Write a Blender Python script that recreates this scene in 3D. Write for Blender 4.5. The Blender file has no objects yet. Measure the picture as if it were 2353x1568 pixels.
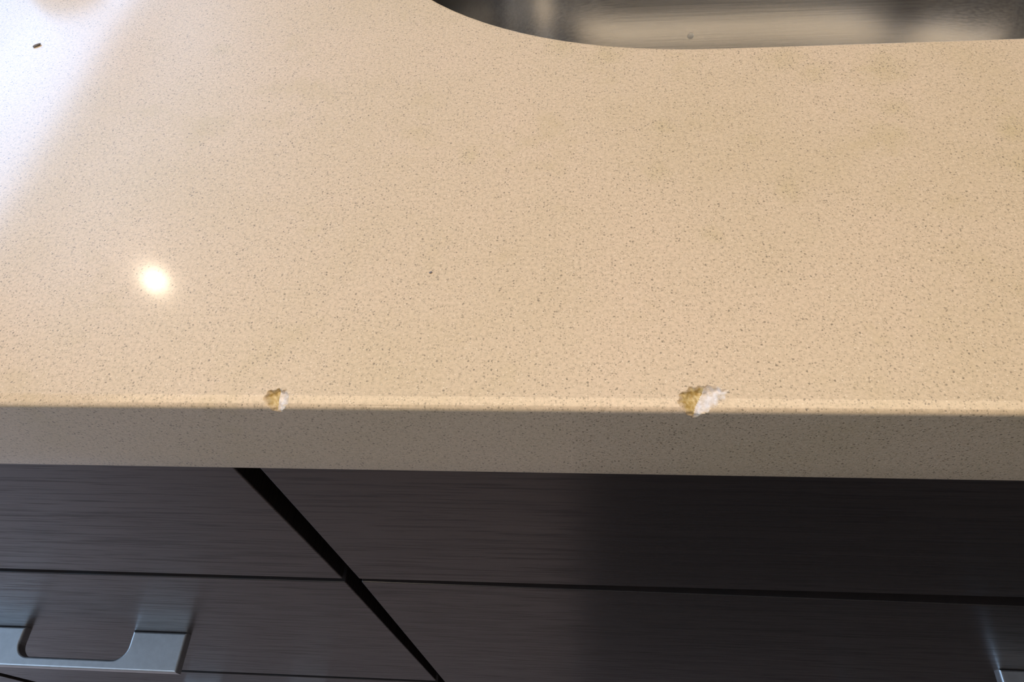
import bpy, bmesh, math, random
from mathutils import Vector, Matrix
random.seed(7)
S = bpy.context.scene
C = S.collection
Z0 = 0.92            # height of the worktop surface above the floor

# ------------------------------------------------------------------ camera
F_PX, IW, IH = 1630.0, 2353.0, 1568.0
def unit(v): return v.normalized()
dn = unit(Vector((F_PX*F_PX/19500, 1095.0, F_PX)))            # world down, seen in camera axes (x right, y down, z forward)
rx = Vector((19500, 29.0, -F_PX)); rx = unit(rx - rx.dot(dn)*dn)
up = -dn
fy = up.cross(rx)
CAM_POS = Vector((0.0111, -0.0626, 0.1165 + Z0))
cam_d = bpy.data.cameras.new('camera'); cam = bpy.data.objects.new('camera', cam_d); C.objects.link(cam)
cam_d.sensor_fit = 'HORIZONTAL'; cam_d.sensor_width = 36.0
cam_d.lens = F_PX/IW*36.0; cam_d.clip_start = 0.005; cam_d.clip_end = 50
Rm = Matrix((rx, fy, up))                                     # world <- camera (image axes)
Rb = Matrix((Rm @ Vector((1,0,0)), Rm @ Vector((0,-1,0)), Rm @ Vector((0,0,-1)))).transposed()
cam.matrix_world = Matrix.Translation(CAM_POS) @ Rb.to_4x4()
S.camera = cam

# ------------------------------------------------------------------ view, world, lights
S.view_settings.view_transform = 'Standard'; S.view_settings.look = 'None'
S.view_settings.gamma = 1; S.view_settings.use_curve_mapping = False
S.view_settings.exposure = 0.0
w = bpy.data.worlds.new('world'); S.world = w; w.use_nodes = True
w.node_tree.nodes['Background'].inputs[0].default_value = (0.55, 0.72, 1.0, 1)
w.node_tree.nodes['Background'].inputs[1].default_value = 0.15

def area(name, loc, direction, sx, sy, power, color, shape='RECTANGLE', spread=180):
    d = bpy.data.lights.new(name, 'AREA'); d.shape = shape; d.size = sx
    if shape == 'RECTANGLE': d.size_y = sy
    d.energy = power; d.color = color; d.spread = math.radians(spread)
    o = bpy.data.objects.new(name, d); C.objects.link(o)
    o.location = loc; o.rotation_euler = Vector(direction).to_track_quat('-Z', 'Y').to_euler()
    return o
CEIL = 2.7
RX0, RX1, RY0, RY1 = -2.0, 3.2, -2.6, 4.4          # the room, inner faces
WIN = (1.25, 3.75, 0.10, 2.60)        # patio door in the left wall, beyond the island: y0, y1, z0, z1
DOORL = (-1.00, -0.05, 0.10, 2.25)    # glazed door in the left wall, on the near side
WM = 2.27                             # lower edge of the dimmer light added to fade the window glow
area('patio_daylight', (RX0-.12, (WIN[0]+WIN[1])/2, (WIN[2]+WM)/2), (1,0,0), WIN[1]-WIN[0], WM-WIN[2], 98.0, (0.34,0.60,1.0))
area('added_upper_daylight', (RX0-.12, (WIN[0]+WIN[1])/2, (WIN[3]+WM)/2), (1,0,0), WIN[1]-WIN[0], WIN[3]-WM, 26.0, (0.40,0.62,1.0))
area('door_daylight', (RX0-.12, (DOORL[0]+DOORL[1])/2, (DOORL[2]+DOORL[3])/2), (1,0,0), DOORL[1]-DOORL[0], DOORL[3]-DOORL[2], 44.0, (0.48,0.70,1.0))
LAMPS = [(-1.472, 1.461), (-0.55, -0.95), (0.05, -2.3), (1.62, -2.25), (2.05, -2.25)]  # first makes the worktop glint; others unseen, added for floor light and sink streaks
LAMP_W = [2.3, 3.0, 1.4, 1.4, 1.4]
ADDED_PANEL = (-1.30, 1.20, 0.08, 0.86)    # unseen luminous panel above the island, added as soft light: x0, x1, y0, y1
area('added_panel_light', ((ADDED_PANEL[0]+ADDED_PANEL[1])/2, (ADDED_PANEL[2]+ADDED_PANEL[3])/2, CEIL-.052), (0,0,-1), ADDED_PANEL[1]-ADDED_PANEL[0], ADDED_PANEL[3]-ADDED_PANEL[2], 28.0, (1.0,.79,.56))

# ------------------------------------------------------------------ helpers
def obj(name, bm, m, parent=None, smooth=30):
    me = bpy.data.meshes.new(name); bm.normal_update(); bm.to_mesh(me); bm.free()
    if m is not None:
        for mm in (m if isinstance(m, (list,tuple)) else [m]): me.materials.append(mm)
    if smooth:
        for p in me.polygons: p.use_smooth = True
        me.set_sharp_from_angle(angle=math.radians(smooth))
    o = bpy.data.objects.new(name, me); C.objects.link(o)
    if parent is not None:
        o.parent = parent
        o.location = -parent.location if False else (0,0,0)
        o.matrix_parent_inverse = Matrix.Identity(4)
        for v in me.vertices: v.co -= parent_world(parent)
    return o
def parent_world(p):
    l = Vector((0,0,0))
    while p is not None: l += p.location; p = p.parent
    return l
def tag(o, label=None, cat=None, group=None, kind=None):
    for k, v in (('label',label),('category',cat),('group',group),('kind',kind)):
        if v: o[k] = v
    return o
def thing(name, loc, label, cat, group=None):
    o = bpy.data.objects.new(name, None); C.objects.link(o); o.location = loc; o.empty_display_size = .05
    return tag(o, label, cat, group)
def box(bm, x0, x1, y0, y1, z0, z1, bev=0, seg=2):
    r = bmesh.ops.create_cube(bm, size=1.0)
    vs = r['verts']
    for v in vs:
        v.co = Vector(((x0+x1)/2 + v.co.x*(x1-x0), (y0+y1)/2 + v.co.y*(y1-y0), (z0+z1)/2 + v.co.z*(z1-z0)))
    if bev:
        es = list({e for v in vs for e in v.link_edges})
        bmesh.ops.bevel(bm, geom=es, offset=bev, segments=seg, affect='EDGES', profile=.5)
    return vs
def newbm(): return bmesh.new()
def one(name, m, parent, *boxargs, **kw):
    bm = newbm(); box(bm, *boxargs, **kw); return obj(name, bm, m, parent)

# ------------------------------------------------------------------ materials
def mat(name):
    m = bpy.data.materials.new(name); m.use_nodes = True
    nt = m.node_tree; return m, nt, nt.nodes['Principled BSDF']
def nd(nt, t, **kw):
    n = nt.nodes.new(t)
    for k, v in kw.items():
        if k.startswith('i_'):
            key = k[2:]; key = int(key) if key.isdigit() else key
            n.inputs[key].default_value = v
        else: setattr(n, k, v)
    return n
def L(nt, a, b): nt.links.new(a, b)
def coords(nt, scale=(1,1,1), rot=(0,0,0)):
    tc = nd(nt,'ShaderNodeNewGeometry'); mp = nd(nt,'ShaderNodeMapping')
    mp.inputs['Scale'].default_value = scale; mp.inputs['Rotation'].default_value = rot
    L(nt, tc.outputs['Position'], mp.inputs['Vector']); return mp.outputs['Vector']
def ramp(nt, fac, stops, interp='LINEAR'):
    r = nd(nt,'ShaderNodeValToRGB'); r.color_ramp.interpolation = interp
    e = r.color_ramp.elements
    while len(e) < len(stops): e.new(.5)
    for k, (p, c) in enumerate(stops): e[k].position = p; e[k].color = (*c, 1) if len(c)==3 else c
    L(nt, fac, r.inputs['Fac']); return r.outputs['Color']
def mix(nt, fac, a, b, mode='MIX'):
    m = nd(nt,'ShaderNodeMix', data_type='RGBA', blend_type=mode)
    for s, v in ((m.inputs[0],fac),(m.inputs[6],a),(m.inputs[7],b)):
        if hasattr(v,'links') or hasattr(v,'is_linked'): L(nt, v, s)
        elif isinstance(v,(int,float)): s.default_value = v
        else: s.default_value = (*v,1) if len(v)==3 else v
    return m.outputs[2]
def simple(name, col, rough=.5, metal=0, spec=.5, noise=0, nscale=20):
    m, nt, p = mat(name)
    p.inputs['Base Color'].default_value = (*col,1); p.inputs['Roughness'].default_value = rough
    p.inputs['Metallic'].default_value = metal; p.inputs['Specular IOR Level'].default_value = spec
    if noise:
        n = nd(nt,'ShaderNodeTexNoise', i_Scale=nscale, i_Detail=5.0); L(nt, coords(nt), n.inputs['Vector'])
        c = ramp(nt, n.outputs['Fac'], [(.3, tuple(x*(1-noise) for x in col)), (.7, tuple(min(1,x*(1+noise)) for x in col))])
        L(nt, c, p.inputs['Base Color'])
    return m

def quartz(name, base=(.625,.488,.330), chip=None):
    m, nt, p = mat(name)
    pos = coords(nt)
    # broad clouding of the stone
    n0 = nd(nt,'ShaderNodeTexNoise', i_Scale=22.0, i_Detail=4.0, i_Roughness=.6); L(nt, pos, n0.inputs['Vector'])
    c = ramp(nt, n0.outputs['Fac'], [(.3, tuple(x*k for x,k in zip(base,(.95,.95,.90)))), (.5, base), (.7, tuple(x*k for x,k in zip(base,(1.04,1.03,1.06))))])
    # fine grain
    n1 = nd(nt,'ShaderNodeTexNoise', i_Scale=1300.0, i_Detail=3.0, i_Roughness=.65); L(nt, pos, n1.inputs['Vector'])
    g = ramp(nt, n1.outputs['Fac'], [(.34,(.76,.75,.72)),(.5,(.98,.98,.98)),(.68,(1.10,1.10,1.10))])
    c = mix(nt, .75, c, g, 'MULTIPLY')
    # olive-brown staining that gathers in a few clouds
    n2 = nd(nt,'ShaderNodeTexNoise', i_Scale=45.0, i_Detail=3.0, i_Roughness=.7); L(nt, pos, n2.inputs['Vector'])
    st = ramp(nt, n2.outputs['Fac'], [(.58,(0,0,0)),(.74,(1,1,1))])
    c = mix(nt, 0.0, c, c)
    # stained, darker-flecked spots in the stone (x, y, radius)
    wn = nd(nt,'ShaderNodeTexNoise', i_Scale=260.0, i_Detail=2.0); L(nt, pos, wn.inputs['Vector'])
    spots = None
    for sx, sy, sr in ((-.014,.0694,.0028),(.0333,.0781,.0026),(.0312,.0626,.0030),(.0723,.0978,.0048),(.0660,.1040,.0060),(.0880,.0830,.0042),(.0850,.0740,.0042),(.0900,.1000,.0070),
                       (.0590,.0558,.0032),(.1110,.0625,.0050),(.1127,.0740,.0040),(.0200,.1085,.0050),(.0080,.1118,.0045),(-.0089,.1260,.0050),(.0415,.0429,.0024),(-.0892,.1160,.0032)):
        dn_ = nd(nt,'ShaderNodeVectorMath', operation='DISTANCE'); L(nt, pos, dn_.inputs[0]); dn_.inputs[1].default_value = (sx, sy, Z0)
        wa = nd(nt,'ShaderNodeMath', operation='MULTIPLY_ADD', i_1=sr*1.6); L(nt, wn.outputs['Fac'], wa.inputs[0]); L(nt, dn_.outputs['Value'], wa.inputs[2])
        mr = nd(nt,'ShaderNodeMapRange'); mr.inputs['From Min'].default_value = sr*2.1; mr.inputs['From Max'].default_value = sr*.8
        L(nt, wa.outputs[0], mr.inputs['Value'])
        if spots is None: spots = mr.outputs[0]
        else:
            mx = nd(nt,'ShaderNodeMath', operation='MAXIMUM'); L(nt, spots, mx.inputs[0]); L(nt, mr.outputs[0], mx.inputs[1]); spots = mx.outputs[0]
    sp = nd(nt,'ShaderNodeMath', operation='MULTIPLY', i_1=.30); L(nt, spots, sp.inputs[0])
    c = mix(nt, sp.outputs[0], c, (.50,.40,.19))
    stm = nd(nt,'ShaderNodeMath', operation='MULTIPLY', i_1=.35); L(nt, st, stm.inputs[0])
    c = mix(nt, stm.outputs[0], c, (.50,.39,.20))
    # dark specks
    for sc, th, dark, dens in ((1500.0,.40,(.24,.185,.12),.42),(2500.0,.42,(.30,.235,.15),.6)):
        v = nd(nt,'ShaderNodeTexVoronoi', i_Scale=sc); v.inputs['Randomness'].default_value = 1
        wv = nd(nt,'ShaderNodeTexNoise', i_Scale=2600.0, i_Detail=1.0); L(nt, pos, wv.inputs['Vector'])
        L(nt, pos, v.inputs['Vector'])
        a = nd(nt,'ShaderNodeMath', operation='MULTIPLY_ADD', i_1=.6, i_2=-.30); L(nt, wv.outputs['Fac'], a.inputs[0])
        d = nd(nt,'ShaderNodeMath', operation='ADD'); L(nt, v.outputs['Distance'], d.inputs[0]); L(nt, a.outputs[0], d.inputs[1])
        s = ramp(nt, d.outputs[0], [(th*.55,(1,1,1)),(th,(0,0,0))])
        sel = nd(nt,'ShaderNodeSeparateColor'); L(nt, v.outputs['Color'], sel.inputs[0])
        k = nd(nt,'ShaderNodeMath', operation='LESS_THAN', i_1=dens); L(nt, sel.outputs[0], k.inputs[0])
        pw0 = nd(nt,'ShaderNodeMath', operation='POWER', i_1=1.5); L(nt, sel.outputs[1], pw0.inputs[0])
        pw = nd(nt,'ShaderNodeMath', operation='MULTIPLY_ADD', i_1=.55, use_clamp=True); L(nt, spots, pw.inputs[0]); L(nt, pw0.outputs[0], pw.inputs[2])
        amt = nd(nt,'ShaderNodeMath', operation='MULTIPLY'); L(nt, pw.outputs[0], amt.inputs[0]); L(nt, k.outputs[0], amt.inputs[1])
        f = nd(nt,'ShaderNodeMath', operation='MULTIPLY'); L(nt, s, f.inputs[0]); L(nt, amt.outputs[0], f.inputs[1])
        c = mix(nt, f.outputs[0], c, dark)
    # pale grains
    v = nd(nt,'ShaderNodeTexVoronoi', i_Scale=1400.0); L(nt, pos, v.inputs['Vector'])
    s = ramp(nt, v.outputs['Distance'], [(.12,(1,1,1)),(.24,(0,0,0))])
    sel = nd(nt,'ShaderNodeSeparateColor'); L(nt, v.outputs['Color'], sel.inputs[0])
    k = nd(nt,'ShaderNodeMath', operation='LESS_THAN', i_1=.4); L(nt, sel.outputs[0], k.inputs[0])
    f = nd(nt,'ShaderNodeMath', operation='MULTIPLY'); L(nt, s, f.inputs[0]); L(nt, k.outputs[0], f.inputs[1])
    f2 = nd(nt,'ShaderNodeMath', operation='MULTIPLY', i_1=.6); L(nt, f.outputs[0], f2.inputs[0])
    c = mix(nt, f2.outputs[0], c, (.82,.70,.54))
    if chip:
        at = nd(nt,'ShaderNodeAttribute', attribute_name='depth_in')
        nn = nd(nt,'ShaderNodeTexNoise', i_Scale=1900.0, i_Detail=3.0); L(nt, pos, nn.inputs['Vector'])
        aa = nd(nt,'ShaderNodeMath', operation='MULTIPLY_ADD', i_1=1100.0); L(nt, at.outputs['Fac'], aa.inputs[0])
        bb = nd(nt,'ShaderNodeMath', operation='MULTIPLY_ADD', i_1=1.8, i_2=-.95); L(nt, nn.outputs['Fac'], bb.inputs[0]); L(nt, bb.outputs[0], aa.inputs[2])
        cm = nd(nt,'ShaderNodeTexNoise', i_Scale=1300.0, i_Detail=2.0); L(nt, coords(nt,(1,1,1.7)), cm.inputs['Vector'])
        cc = ramp(nt, cm.outputs['Fac'], [(.35, chip[0]), (.65, chip[1])])
        cl = nd(nt,'ShaderNodeClamp'); L(nt, aa.outputs[0], cl.inputs[0])
        c = mix(nt, cl.outputs[0], c, cc)
    L(nt, c, p.inputs['Base Color'])
    p.inputs['Roughness'].default_value = .38
    p.inputs['Coat Weight'].default_value = .45 if not chip else .15; p.inputs['Coat Roughness'].default_value = .095; p.inputs['Coat IOR'].default_value = 1.5
    p.inputs['Specular IOR Level'].default_value = .5
    b = nd(nt,'ShaderNodeBump'); b.inputs['Strength'].default_value = .10; b.inputs['Distance'].default_value = .0002
    n3 = nd(nt,'ShaderNodeTexNoise', i_Scale=700.0, i_Detail=2.0); L(nt, pos, n3.inputs['Vector'])
    L(nt, n3.outputs['Fac'], b.inputs['Height']); L(nt, b.outputs['Normal'], p.inputs['Normal'])
    return m
M_quartz = quartz('quartz_stone')

def wood(name, base=(.030,.0225,.020), line=(.016,.012,.011), rough=.34):
    m, nt, p = mat(name)
    pos = coords(nt, (34, 34, 900))
    n = nd(nt,'ShaderNodeTexNoise', i_Scale=1.0, i_Detail=3.0, i_Roughness=.6, i_Distortion=.3); L(nt, pos, n.inputs['Vector'])
    pos2 = coords(nt, (3.0, 3.0, 130))
    n2 = nd(nt,'ShaderNodeTexNoise', i_Scale=1.0, i_Detail=3.0); L(nt, pos2, n2.inputs['Vector'])
    f = ramp(nt, n.outputs['Fac'], [(.36,(1,1,1)),(.52,(0,0,0))])
    g = ramp(nt, n2.outputs['Fac'], [(.35,(.78,.78,.78)),(.65,(1.15,1.15,1.15))])
    c = mix(nt, 1.0, base, g, 'MULTIPLY')
    c = mix(nt, f, c, line)
    L(nt, c, p.inputs['Base Color'])
    rr = nd(nt,'ShaderNodeMapRange'); rr.inputs['To Min'].default_value = rough-.05; rr.inputs['To Max'].default_value = rough+.08
    L(nt, f, rr.inputs['Value']); L(nt, rr.outputs[0], p.inputs['Roughness'])
    b = nd(nt,'ShaderNodeBump'); b.inputs['Strength'].default_value = .15; b.inputs['Distance'].default_value = .0002; b.invert = True
    L(nt, f, b.inputs['Height']); L(nt, b.outputs['Normal'], p.inputs['Normal'])
    p.inputs['Specular IOR Level'].default_value = .5
    return m
M_wood = wood('espresso_veneer')
M_carcass = simple('dark_carcass', (.012,.010,.010), .6, noise=.2)
def brushed(name, col, rough, axis_scale, metal=1.0, bump=.08, aniso=0.0):
    m, nt, p = mat(name)
    pos = coords(nt, axis_scale)
    n = nd(nt,'ShaderNodeTexNoise', i_Scale=1.0, i_Detail=4.0, i_Roughness=.6); L(nt, pos, n.inputs['Vector'])
    c = ramp(nt, n.outputs['Fac'], [(.3, tuple(x*.9 for x in col)),(.7, col)]); L(nt, c, p.inputs['Base Color'])
    r = nd(nt,'ShaderNodeMapRange'); r.inputs['To Min'].default_value = rough-.05; r.inputs['To Max'].default_value = rough+.07
    L(nt, n.outputs['Fac'], r.inputs['Value']); L(nt, r.outputs[0], p.inputs['Roughness'])
    p.inputs['Metallic'].default_value = metal
    p.inputs['Anisotropic'].default_value = aniso
    if aniso:
        tg = nd(nt,'ShaderNodeTangent', direction_type='RADIAL', axis='Z'); L(nt, tg.outputs[0], p.inputs['Tangent'])
    b = nd(nt,'ShaderNodeBump'); b.inputs['Strength'].default_value = bump; b.inputs['Distance'].default_value = .0002
    L(nt, n.outputs['Fac'], b.inputs['Height']); L(nt, b.outputs['Normal'], p.inputs['Normal'])
    return m
M_steel = brushed('brushed_sink_steel', (.55,.54,.525), .21, (12, 900, 900), bump=.08, aniso=.5)
M_pull = brushed('satin_nickel', (.62,.64,.66), .42, (300, 300, 300))
M_black = simple('black_plastic', (.01,.01,.01), .5)
M_resin = quartz('chip_yellow_resin', chip=((.46,.31,.09),(.66,.53,.27)))
M_white = quartz('chip_white_crystal', chip=((.62,.54,.46),(.80,.73,.68)))
M_wall = simple('painted_wall', (.42,.36,.29), .8, noise=.04, nscale=6)
M_ceil = simple('ceiling_paint', (.72,.69,.64), .9, noise=.03, nscale=5)
M_trim = simple('white_trim', (.75,.74,.72), .5, noise=.03)
M_cream = simple('glazed_ceramic', (.55,.42,.27), .12, noise=.06, nscale=30)
M_crumb = simple('dark_crumb', (.16,.15,.16), .7, noise=.3, nscale=800)
M_pale = simple('pale_crumb', (.92,.88,.80), .6, noise=.1, nscale=800)
M_led = bpy.data.materials.new('lamp_glow'); M_led.use_nodes = True
_nt = M_led.node_tree; _nt.nodes.remove(_nt.nodes['Principled BSDF'])
_e = _nt.nodes.new('ShaderNodeEmission'); _e.inputs[0].default_value = (1,.86,.66,1); _e.inputs[1].default_value = 6.0
_nt.links.new(_e.outputs[0], _nt.nodes['Material Output'].inputs[0])
M_led2 = M_led.copy(); M_led2.name = 'added_panel_glow'; M_led2.node_tree.nodes['Emission'].inputs[1].default_value = 1.0
def floor_mat():
    m, nt, p = mat('oak_floor')
    pos = coords(nt, (1,1,1))
    br = nd(nt,'ShaderNodeTexBrick', i_Scale=1.0); br.offset = .5
    br.inputs['Brick Width'].default_value = 1.2; br.inputs['Row Height'].default_value = .13; br.inputs['Mortar Size'].default_value = .002
    br.inputs['Color1'].default_value = (.43,.325,.30,1); br.inputs['Color2'].default_value = (.35,.265,.245,1); br.inputs['Mortar'].default_value = (.05,.04,.03,1)
    L(nt, pos, br.inputs['Vector'])
    n = nd(nt,'ShaderNodeTexNoise', i_Scale=1.0, i_Detail=5.0); L(nt, coords(nt,(3,60,1)), n.inputs['Vector'])
    c = mix(nt, .5, br.outputs['Color'], ramp(nt, n.outputs['Fac'], [(.3,(.7,.7,.7)),(.7,(1.1,1.1,1.1))]), 'MULTIPLY')
    L(nt, c, p.inputs['Base Color']); p.inputs['Roughness'].default_value = .45
    return m
M_floor = floor_mat()


# ------------------------------------------------------------------ the room
def struct(name, m, *a):
    bm = newbm()
    for b in a: box(bm, *b)
    return tag(obj(name, bm, m, None, 0), kind='structure')
struct('floor', M_floor, (RX0-.1, RX1+.1, RY0-.1, RY1+.1, -.1, 0))
struct('ceiling', M_ceil, (RX0-.1, RX1+.1, RY0-.1, RY1+.1, CEIL, CEIL+.1))
struct('wall_right', M_wall, (RX1, RX1+.1, RY0-.1, RY1+.1, 0, CEIL))
struct('wall_front', M_wall, (RX0-.1, RX1, RY0-.1, RY0, 0, CEIL))
struct('wall_back', M_wall, (RX0-.1, RX1, RY1, RY1+.1, 0, CEIL))
struct('wall_left', M_wall, (RX0-.1, RX0, RY0, DOORL[0], 0, CEIL), (RX0-.1, RX0, DOORL[1], WIN[0], 0, CEIL), (RX0-.1, RX0, WIN[1], RY1, 0, CEIL),
       (RX0-.1, RX0, DOORL[0], DOORL[1], DOORL[3], CEIL), (RX0-.1, RX0, DOORL[0], DOORL[1], 0, DOORL[2]),
       (RX0-.1, RX0, WIN[0], WIN[1], WIN[3], CEIL), (RX0-.1, RX0, WIN[0], WIN[1], 0, WIN[2]))
def frame(name, u0, u1, z0, z1, at, t=.05, d=.05, mid=()):
    bm = newbm()
    for (a,b,c,e) in [(u0,u1,z0,z0+t),(u0,u1,z1-t,z1),(u0,u0+t,z0+t,z1-t),(u1-t,u1,z0+t,z1-t)] + [(q-t/2,q+t/2,z0+t,z1-t) for q in mid]:
        box(bm, at,at+d, a,b, c,e, bev=.004)
    return tag(obj(name, bm, M_trim), kind='structure')
frame('door_1', WIN[0], WIN[1], WIN[2], WIN[3], RX0-.08, mid=())
frame('door_2', DOORL[0], DOORL[1], DOORL[2], DOORL[3], RX0-.08)

# ------------------------------------------------------------------ recessed ceiling lamps, all but the first added
def ring_lathe(bm, prof, cx, cy, seg=48, close=False):
    rings = []
    for r, z in prof:
        rings.append([bm.verts.new((cx+r*math.cos(2*math.pi*k/seg), cy+r*math.sin(2*math.pi*k/seg), z)) for k in range(seg)])
    for a, b in zip(rings, rings[1:]):
        for k in range(seg):
            bm.faces.new((a[k], a[(k+1)%seg], b[(k+1)%seg], b[k]))
    return rings
for k, ((lx, ly), wt) in enumerate(zip(LAMPS, LAMP_W)):
    t = thing('ceiling_downlight', (lx, ly, CEIL), 'round recessed ceiling downlight with a white rim and warm glow', 'ceiling light', 'recessed downlights in the ceiling')
    LR = .033 if k == 0 else .05
    bm = newbm(); ring_lathe(bm, [(.066,CEIL),(.066,CEIL-.004),(.060,CEIL-.006),(LR+.002,CEIL-.003),(LR,CEIL)], lx, ly)
    obj('rim', bm, M_trim, t)
    bm = newbm(); r = ring_lathe(bm, [(LR,CEIL-.0015),(.0001,CEIL-.0015)], lx, ly); obj('diffuser', bm, M_led, t)
    area('downlight_beam', (lx, ly, CEIL-.008), (0,0,-1), LR*2, LR*2, wt, (1.0,.80,.58), 'DISK')

t = thing('added_ceiling_panel', ((ADDED_PANEL[0]+ADDED_PANEL[1])/2, (ADDED_PANEL[2]+ADDED_PANEL[3])/2, CEIL), 'large rectangular luminous panel above the island, added out of view for soft light', 'ceiling light')
bm = newbm(); x0,x1,y0,y1 = ADDED_PANEL
for q in ((x0-.03,x1+.03,y0-.03,y0),(x0-.03,x1+.03,y1,y1+.03),(x0-.03,x0,y0,y1),(x1,x1+.03,y0,y1)): box(bm, *q, CEIL-.06, CEIL, bev=.003)
obj('frame', bm, M_trim, t, 0)
one('diffuser', M_led2, t, x0, x1, y0, y1, CEIL-.045, CEIL-.04)

# ------------------------------------------------------------------ worktop
YB, XL, XR, TH = 1.00, -0.80, 1.45, 0.030
SX0, SX1, SY0, SY1 = -0.063, 0.335, 0.1095, 0.392     # sink cut-out
def superround(x0, x1, y0, y1, r, n=2.25, seg=28):
    pts = []
    for cx_, cy_, a0 in ((x0+r,y0+r,180),(x1-r,y0+r,270),(x1-r,y1-r,0),(x0+r,y1-r,90)):
        for k in range(seg+1):
            a = math.radians(a0 + 90*k/seg); c, s_ = math.cos(a), math.sin(a)
            pts.append((cx_ + r*math.copysign(abs(c)**(2/n), c), cy_ + r*math.copysign(abs(s_)**(2/n), s_)))
    out = []
    for p in pts:
        if not out or (Vector(p)-Vector(out[-1])).length > 1e-5: out.append(p)
    if (Vector(out[0])-Vector(out[-1])).length < 1e-5: out.pop()
    return out
# front edge profile (y, z): small arris underneath, flat face, eased top edge
R_T, R_B = .0026, .0012
prof = [(.030,-TH), (.0060,-TH), (R_B,-TH)]
for k in range(1,5): a = math.radians(90*k/4); prof.append((R_B-R_B*math.sin(a), -TH+R_B-R_B*math.cos(a)))
zz = -TH+R_B
prof += [(0,-.022),(0,-.014),(0,-.0095)]
prof += [(0,-.0042+.00020*k) for k in range(0,15)]
EASE = [(0,-.0012),(.00003,-.0010),(.00010,-.0008),(.00020,-.00062),(.00035,-.00046),(.00055,-.00034),(.0008,-.00025),(.0011,-.00018),(.0015,-.00012),(.0019,-.00006),(.0023,-.00002),(.0027,0)]
prof += EASE
prof += [(.0027+.00018*k, 0) for k in range(1,24)] + [(.020,0),(.040,0)]
# chips knocked out of the edge. Outline in (x, s): s runs over the top (positive, = y) and down the face (negative, = z)
CHIP = [
    dict(out=[(-.0484,.0022),(-.0477,.0036),(-.0458,.0041),(-.0440,.0038),(-.0432,.0022),(-.0435,.0004),(-.0447,-.0016),(-.0458,-.0017),(-.0466,-.0007),(-.0476,.0004)],
         valley=[(-.0449,-.0030),(-.0456,-.0012),(-.0455,.0012),(-.0456,.0050)], depth=.0011, slope=.95),
    dict(out=[(.0306,.0018),(.0310,.0036),(.0330,.0050),(.0372,.0056),(.0400,.0044),(.0392,.0028),(.0368,.0006),(.0350,-.0012),(.0333,-.0026),(.0320,-.0008)],
         valley=[(.0331,-.0040),(.0334,-.0022),(.0338,.0004),(.0352,.0030),(.0360,.0070)], depth=.0016, slope=.75),
]
def segd(p, a, b):
    ax, ay = a; bx, by = b; dx, dy = bx-ax, by-ay
    t = max(0, min(1, ((p[0]-ax)*dx+(p[1]-ay)*dy)/(dx*dx+dy*dy)))
    return math.hypot(p[0]-ax-dx*t, p[1]-ay-dy*t)
def inside(p, poly):
    r = False; n = len(poly)
    for k in range(n):
        (x1,y1),(x2,y2) = poly[k], poly[(k+1)%n]
        if (y1 > p[1]) != (y2 > p[1]) and p[0] < (x2-x1)*(p[1]-y1)/(y2-y1)+x1: r = not r
    return r
def carve(co):
    x, y, z = co; p = (x, y+z)
    if z < -.012 or abs(p[1]) > .02: return Vector(co), 0, 0.0
    p = (x + .00016*math.sin((y+z)*4200), y+z + .00018*math.sin(x*3900+1))
    for c in CHIP:
        if not inside(p, c['out']): continue
        n = len(c['out'])
        d = min(segd(p, c['out'][k], c['out'][(k+1)%n]) for k in range(n))
        v = c['valley']; xv = v[-1][0]
        for (x1,s1),(x2,s2) in zip(v, v[1:]):
            if s1 <= p[1] <= s2: xv = x1+(x2-x1)*(p[1]-s1)/(s2-s1); break
        dp = min(d*c['slope'], c['depth']) * (1.0 if x < xv else .85)
        dp *= 1 + .12*math.sin(x*3100+y*2300)*math.cos(z*2900+x*1300)
        return Vector((x, y + dp*.75, z - dp*.75)), (1 if x < xv else 2), d
    return Vector(co), 0, 0.0
xs = set([XL, XR]); q = XL
while q < XR: xs.add(round(q,5)); q += .02
for c in CHIP:
    q = min(p[0] for p in c['out'])-.001
    while q < max(p[0] for p in c['out'])+.001: xs.add(round(q,5)); q += .00010
xs = sorted(xs)
top = thing('kitchen_worktop', (0.3, 0.5, Z0-TH), 'speckled beige stone worktop with two chips in its front edge', 'countertop')
bm = newbm(); CB = [newbm() for _ in range(4)]       # two facets for each of the two chips
grid = []; side = {}
for i, x in enumerate(xs):
    col = []
    for j, (y, z) in enumerate(prof):
        col.append(carve((x, y, z)))
    grid.append(col)
vcache = [{} for _ in range(5)]
LAY = [b.verts.layers.float.new('depth_in') for b in CB]     # how deep inside the chip a point lies
def gv(which, b, i, j):
    d = vcache[which]
    if (i,j) not in d:
        co = grid[i][j][0]; v = b.verts.new((co.x, co.y, co.z+Z0)); d[(i,j)] = v
        if which: v[LAY[which-1]] = grid[i][j][2]
    return d[(i,j)]
for i in range(len(xs)-1):
    for j in range(len(prof)-1):
        ss = [grid[a][b][1] for a,b in ((i,j),(i+1,j),(i+1,j+1),(i,j+1))]
        m1, m2 = ss.count(1), ss.count(2)
        which = 0 if m1+m2 < 1 else (1 if m1 >= m2 else 2) + (0 if xs[i] < 0 else 2)
        b = bm if which == 0 else CB[which-1]
        b.faces.new([gv(which, b, *p) for p in ((i,j),(i+1,j),(i+1,j+1),(i,j+1))])
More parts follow.
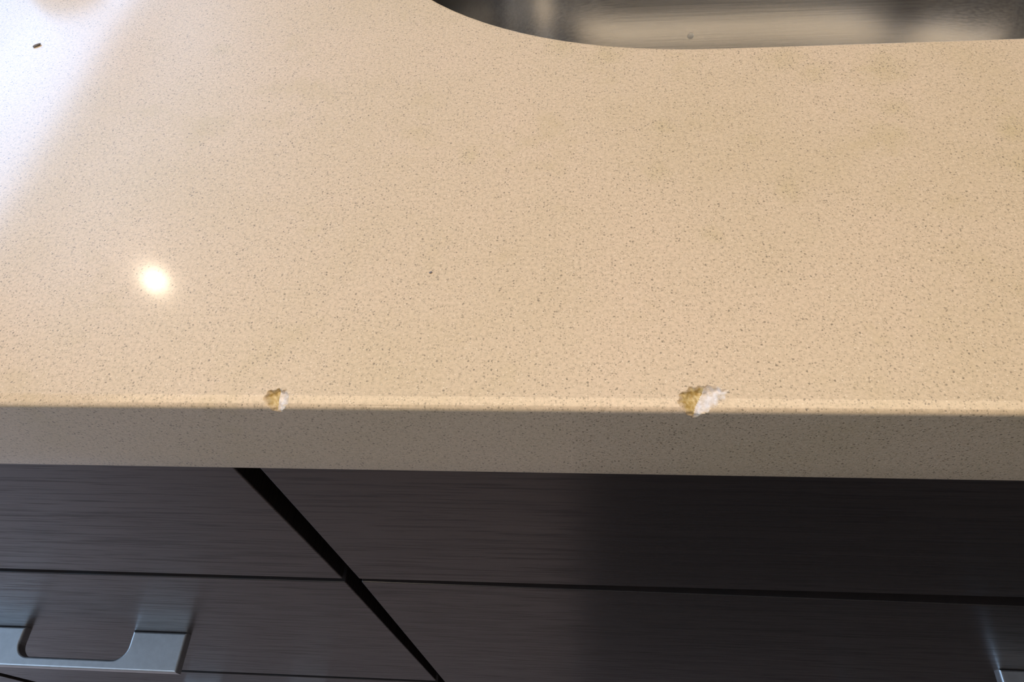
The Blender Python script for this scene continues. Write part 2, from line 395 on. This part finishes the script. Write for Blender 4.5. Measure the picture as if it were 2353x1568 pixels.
# top field with the sink opening; small arris round the opening
o_out = superround(SX0-.0008, SX1+.0008, SY0-.0008, SY1+.0008, .1158)
o_in = superround(SX0, SX1, SY0, SY1, .115)
def ring(b, pts, z): return [b.verts.new((p[0], p[1], z+Z0)) for p in pts]
def bridge(b, r0, r1):
    n = len(r0)
    for k in range(n): b.faces.new((r0[k], r0[(k+1)%n], r1[(k+1)%n], r1[k]))
rt = ring(bm, o_out, 0)
edges = [bm.edges.new((rt[k], rt[(k+1)%len(rt)])) for k in range(len(rt))]
fr = [gv(0, bm, i, len(prof)-1) for i in range(len(xs))]
edges += [bm.edges.get((fr[i], fr[i+1])) for i in range(len(fr)-1)]
cbl = bm.verts.new((XL, YB, Z0)); cbr = bm.verts.new((XR, YB, Z0))
edges += [bm.edges.new((fr[0], cbl)), bm.edges.new((cbl, cbr)), bm.edges.new((cbr, fr[-1]))]
bmesh.ops.triangle_fill(bm, use_beauty=True, use_dissolve=False, edges=edges)
r1 = ring(bm, [( (a[0]+b[0])/2+ (b[0]-a[0])*.15, (a[1]+b[1])/2+(b[1]-a[1])*.15) for a,b in zip(o_out,o_in)], -.00025) if len(o_out)==len(o_in) else None
r2 = ring(bm, o_in, -.0009); r3 = ring(bm, o_in, -TH+.0006)
bridge(bm, rt, r1); bridge(bm, r1, r2); bridge(bm, r2, r3)
# underside
fu = [gv(0, bm, i, 0) for i in range(len(xs))]
ru = ring(bm, o_in, -TH); bridge(bm, r3, ru)
ed = [bm.edges.get((ru[k], ru[(k+1)%len(ru)])) for k in range(len(ru))]
ed += [bm.edges.get((fu[i], fu[i+1])) for i in range(len(fu)-1)]
ul = bm.verts.new((XL, YB, Z0-TH)); ur = bm.verts.new((XR, YB, Z0-TH))
ed += [bm.edges.new((fu[0], ul)), bm.edges.new((ul, ur)), bm.edges.new((ur, fu[-1]))]
bmesh.ops.triangle_fill(bm, use_beauty=True, use_dissolve=False, edges=ed)
bm.faces.new((cbl, cbr, ur, ul))
for e, lo, hi in ((0, ul, cbl), (len(xs)-1, ur, cbr)):
    bm.faces.new([gv(0, bm, e, j) for j in range(len(prof))] + [hi, lo])
bmesh.ops.recalc_face_normals(bm, faces=bm.faces[:])
for b in CB:
    bmesh.ops.recalc_face_normals(b, faces=b.faces[:])
    b.normal_update()
    n = sum((f.normal for f in b.faces), Vector())
    if n.z - n.y < 0: bmesh.ops.reverse_faces(b, faces=b.faces[:])
slab = obj('stone_slab', bm, M_quartz, top, 35)
for p in slab.data.polygons:                       # the flat fields stay truly flat
    if abs(p.normal.z) > .9999: p.use_smooth = False
for k, lab in ((0, 'small pale chip in the edge, nearer the cabinet seam'), (1, 'larger white crystalline chip in the edge')):
    ch = obj('chip', CB[k*2+1], M_white, top, 60); ch['label'] = lab
    cs = obj('stained_facet', CB[k*2], M_resin, ch, 60); cs['label'] = 'yellow-brown facet of the chip'

# ------------------------------------------------------------------ undermount sink
sink = thing('kitchen_sink', ((SX0+SX1)/2, (SY0+SY1)/2, Z0-.255), 'brushed stainless steel sink bowl set under the stone worktop', 'sink')
bm = newbm()
def off(d, r): return superround(SX0+d, SX1-d, SY0+d, SY1-d, r)
steps = [(-.018,.133,-TH-.0012),(-.001,.116,-TH-.0012),(.0005,.1145,-TH-.0018),(.0010,.114,-TH-.004),(.019,.096,-.220)]
D, RC = .255, .035
for k in range(1,9):
    a = math.radians(90*k/8); steps.append((.019+RC*(1-math.cos(a)), .096-RC*(1-math.cos(a))*.9, -.220-RC*math.sin(a)))
steps += [(.07,.05,-D-.0005),(.10,.03,-D-.002)]
rings = [ring(bm, off(d, r), z) for d, r, z in steps]
for a, b in zip(rings, rings[1:]): bridge(bm, a, b)
bm.faces.new(rings[-1])
bmesh.ops.recalc_face_normals(bm, faces=bm.faces[:])
bowl = obj('bowl', bm, M_steel, sink, 50)
sm = bowl.modifiers.new('sheet', 'SOLIDIFY'); sm.thickness = .0012; sm.offset = 0
bm = newbm(); dcx, dcy = (SX0+SX1)/2, (SY0+SY1)/2+.02
ring_lathe(bm, [(.045,Z0-D-.0010),(.043,Z0-D+.0007),(.036,Z0-D+.0002),(.033,Z0-D-.0005),(.0001,Z0-D-.0005)], dcx, dcy)
obj('drain', bm, M_steel, sink, 40)

# ------------------------------------------------------------------ base cabinets
YF = .012          # plane of the drawer fronts
TF = .019
def panel(name, parent, corners, bev=.0004, m=None):
    """front from four (x, z) corners: top-left, top-right, bottom-right, bottom-left"""
    bm = newbm()
    f = [bm.verts.new((x, YF, z+Z0)) for x, z in corners]; b = [bm.verts.new((x, YF+TF, z+Z0)) for x, z in corners]
    bm.faces.new(f); bm.faces.new(b[::-1])
    for k in range(4): bm.faces.new((f[k], b[k], b[(k+1)%4], f[(k+1)%4]))
    bmesh.ops.recalc_face_normals(bm, faces=bm.faces[:])
    bmesh.ops.bevel(bm, geom=bm.edges[:], offset=bev, segments=2, affect='EDGES', profile=.5)
    return obj(name, bm, m or M_wood, parent, 0)
def carcass(parent, x0, x1):
    bm = newbm(); y0, y1, z0, z1 = YF+TF+.002, .58, .10, Z0-TH-.001
    t = .016
    box(bm, x0, x0+t, y0, y1, z0, z1); box(bm, x1-t, x1, y0, y1, z0, z1)
    box(bm, x0+t, x1-t, y0, y1, z0, z0+t); box(bm, x0+t, x1-t, y1-t, y1, z0+t, z1)
    box(bm, x0+t, x1-t, y0, y0+.06, z1-t, z1)
    for zr in (-.168, -.425): box(bm, x0+t, x1-t, y0, y0+.05, Z0+zr-.009, Z0+zr+.009)
    obj('carcass', bm, M_carcass, parent, 0)
    bm = newbm(); box(bm, x0, x1, .085, .10, 0, .10); obj('toe_kick', bm, M_carcass, parent, 0)
def pull(parent, xl, xr, z):
    """flat plate pull: two tabs at the drawer face and a bar across the front, cut out with rounded corners"""
    y0, y1, yb, rad = YF, -.0083, -.0031, .0075
    cl, cr = xl+.0310, xr-.0310
    pts = [(xl, y0), (cl, y0)]
    for k in range(9):
        a = math.radians(180 + 90*k/8); pts.append((cl+rad+rad*math.cos(a), yb+rad+rad*math.sin(a)))
    for k in range(9):
        a = math.radians(270 + 90*k/8); pts.append((cr-rad+rad*math.cos(a), yb+rad+rad*math.sin(a)))
    pts += [(cr, y0), (xr, y0), (xr, y1), (xl, y1)]
    bm = newbm(); t = .0065
    a = [bm.verts.new((x, y, Z0+z)) for x, y in pts]; b = [bm.verts.new((x, y, Z0+z-t)) for x, y in pts]
    f1 = bm.faces.new(a); bm.faces.new(b[::-1]); n = len(a)
    for k in range(n): bm.faces.new((a[k], b[k], b[(k+1)%n], a[(k+1)%n]))
    bmesh.ops.recalc_face_normals(bm, faces=bm.faces[:])
    es = [e for e in bm.edges if abs(e.verts[0].co.z-e.verts[1].co.z) < 1e-6]
    bmesh.ops.bevel(bm, geom=es, offset=.0011, segments=3, affect='EDGES', profile=.5)
    o = obj('handle', bm, M_pull, parent, 0); o['label'] = 'flat satin metal pull with a rounded cut-out'
    return o
def drawer(cab, corners, pl=None):
    d = panel('drawer', cab, corners)
    if pl: pull(d, *pl)
    return d
c1 = thing('drawer_cabinet', (-.263, .3, 0), 'dark wood drawer unit left of the black seam, with flat cut-out metal pull', 'cabinet', None)
carcass(c1, -.4480, -.0835)
drawer(c1, [(-.4460,-.0335),(-.0806,-.0335),(-.0797,-.1652),(-.4460,-.1652)])
drawer(c1, [(-.4460,-.1708),(-.0800,-.1708),(-.0830,-.4205),(-.4460,-.4205)], (-.3262,-.2004,-.2851))
drawer(c1, [(-.4460,-.4305),(-.0830,-.4305),(-.0840,-.8150),(-.4460,-.8150)], (-.3262,-.2004,-.545))
c2 = thing('sink_cabinet', (.30, .3, 0), 'wide dark wood cabinet under the sink, right of the black seam', 'cabinet', None)
carcass(c2, -.0795, .6760)
drawer(c2, [(-.0732,-.0335),(.6740,-.0335),(.6740,-.1600),(-.0728,-.1647)])
drawer(c2, [(-.0730,-.1692),(.6740,-.1905),(.6740,-.4400),(-.0773,-.4255)], (.2325,.3583,-.3010))
drawer(c2, [(-.0773,-.4350),(.6740,-.4480),(.6740,-.8150),(-.0775,-.8150)], (.2375,.3633,-.555))
c3 = thing('drawer_cabinet', (-.62, .3, 0), 'narrow dark wood drawer unit at the far left end of the island', 'cabinet', None)
carcass(c3, -.795, -.4500)
for a, b, pz in ((-.0335,-.1652,None),(-.1708,-.4205,-.285),(-.4305,-.8150,-.545)):
    drawer(c3, [(-.793,a),(-.4600,a),(-.4600,b),(-.793,b)], (-.685,-.559,pz) if pz else None)
c4 = thing('drawer_cabinet', (1.05, .3, 0), 'plain dark wood drawer unit at the right end of the island', 'cabinet', None)
carcass(c4, .680, 1.440)
for a, b, pz in ((-.0335,-.1652,None),(-.1708,-.4205,-.285),(-.4305,-.8150,-.545)):
    drawer(c4, [(.6785,a),(1.438,a),(1.438,b),(.6785,b)], (.995,1.121,pz) if pz else None)
bm = newbm(); box(bm, -.795, 1.44, .582, .60, 0, Z0-TH); box(bm, -.795,-.777,.60,.98,0,Z0-TH); box(bm, 1.422,1.44,.60,.98,0,Z0-TH)
o = obj('island_back_panel', bm, M_wood, None, 0); tag(o, 'dark wood panels closing the rear of the island under the worktop', 'panel')

# ------------------------------------------------------------------ things on the worktop
bm = newbm(); ring_lathe(bm, [(.0001,0),(.030,0),(.033,.003),(.034,.02),(.034,.212),(.033,.216),(.031,.218),(.031,.222),(.034,.224),(.034,.237),(.031,.241),(.0001,.243)], 0, 0)
for v in bm.verts: v.co += Vector((-.472,.578,Z0))
tag(obj('bottle', bm, M_cream, None, 35), 'tall slim cream bottle standing on the worktop beyond the sink', 'bottle')
def crumb(name, x, y, z, l, wd, h, ang, m, label, cat):
    bm = newbm(); bmesh.ops.create_icosphere(bm, subdivisions=2, radius=1)
    rn = random.Random(int(abs(x)*1e5))
    for v in bm.verts:
        v.co *= 1+rn.uniform(-.15,.15); v.co = Vector((v.co.x*l/2, v.co.y*wd/2, v.co.z*h/2))
    bmesh.ops.rotate(bm, verts=bm.verts[:], cent=(0,0,0), matrix=Matrix.Rotation(ang,3,'Z'))
    for v in bm.verts: v.co += Vector((x,y,z+h/2*.8+Z0))
    return tag(obj(name, bm, m, None, 40), label, cat)
crumb('crumb', -.1480, .1212, 0, .0026, .0009, .0006, math.radians(35), M_crumb, 'tiny dark grey crumb lying in the bright window glare on the worktop', 'crumb')

# ------------------------------------------------------------------ unseen floor mat, added to darken the reflections at right
M_mat = simple('dark_reflection_mat', (.012,.012,.013), .8, noise=.2, nscale=60)
bm = newbm(); box(bm, .02, 1.25, -1.05, -.10, 0.0005, .014, bev=.005)
tag(obj('floor_mat', bm, M_mat, None, 0), 'black mat on the floor out of view, added to darken the cabinet reflections', 'mat')

crumb('crumb', -.0190, .0330, 0, .0007, .0005, .0003, .4, M_crumb, 'tiny dark fleck lying on the middle of the worktop', 'crumb')
# dried pale splash on the far wall of the bowl
bm = newbm(); bmesh.ops.create_icosphere(bm, subdivisions=2, radius=1)
for v in bm.verts: v.co = Vector((v.co.x*.0022+.0903, v.co.y*.0006+.3770, v.co.z*.0024+Z0-.172))
o = obj('dried_splash', bm, M_pale, sink, 40); o['label'] = 'pale dried splash on the sink wall'
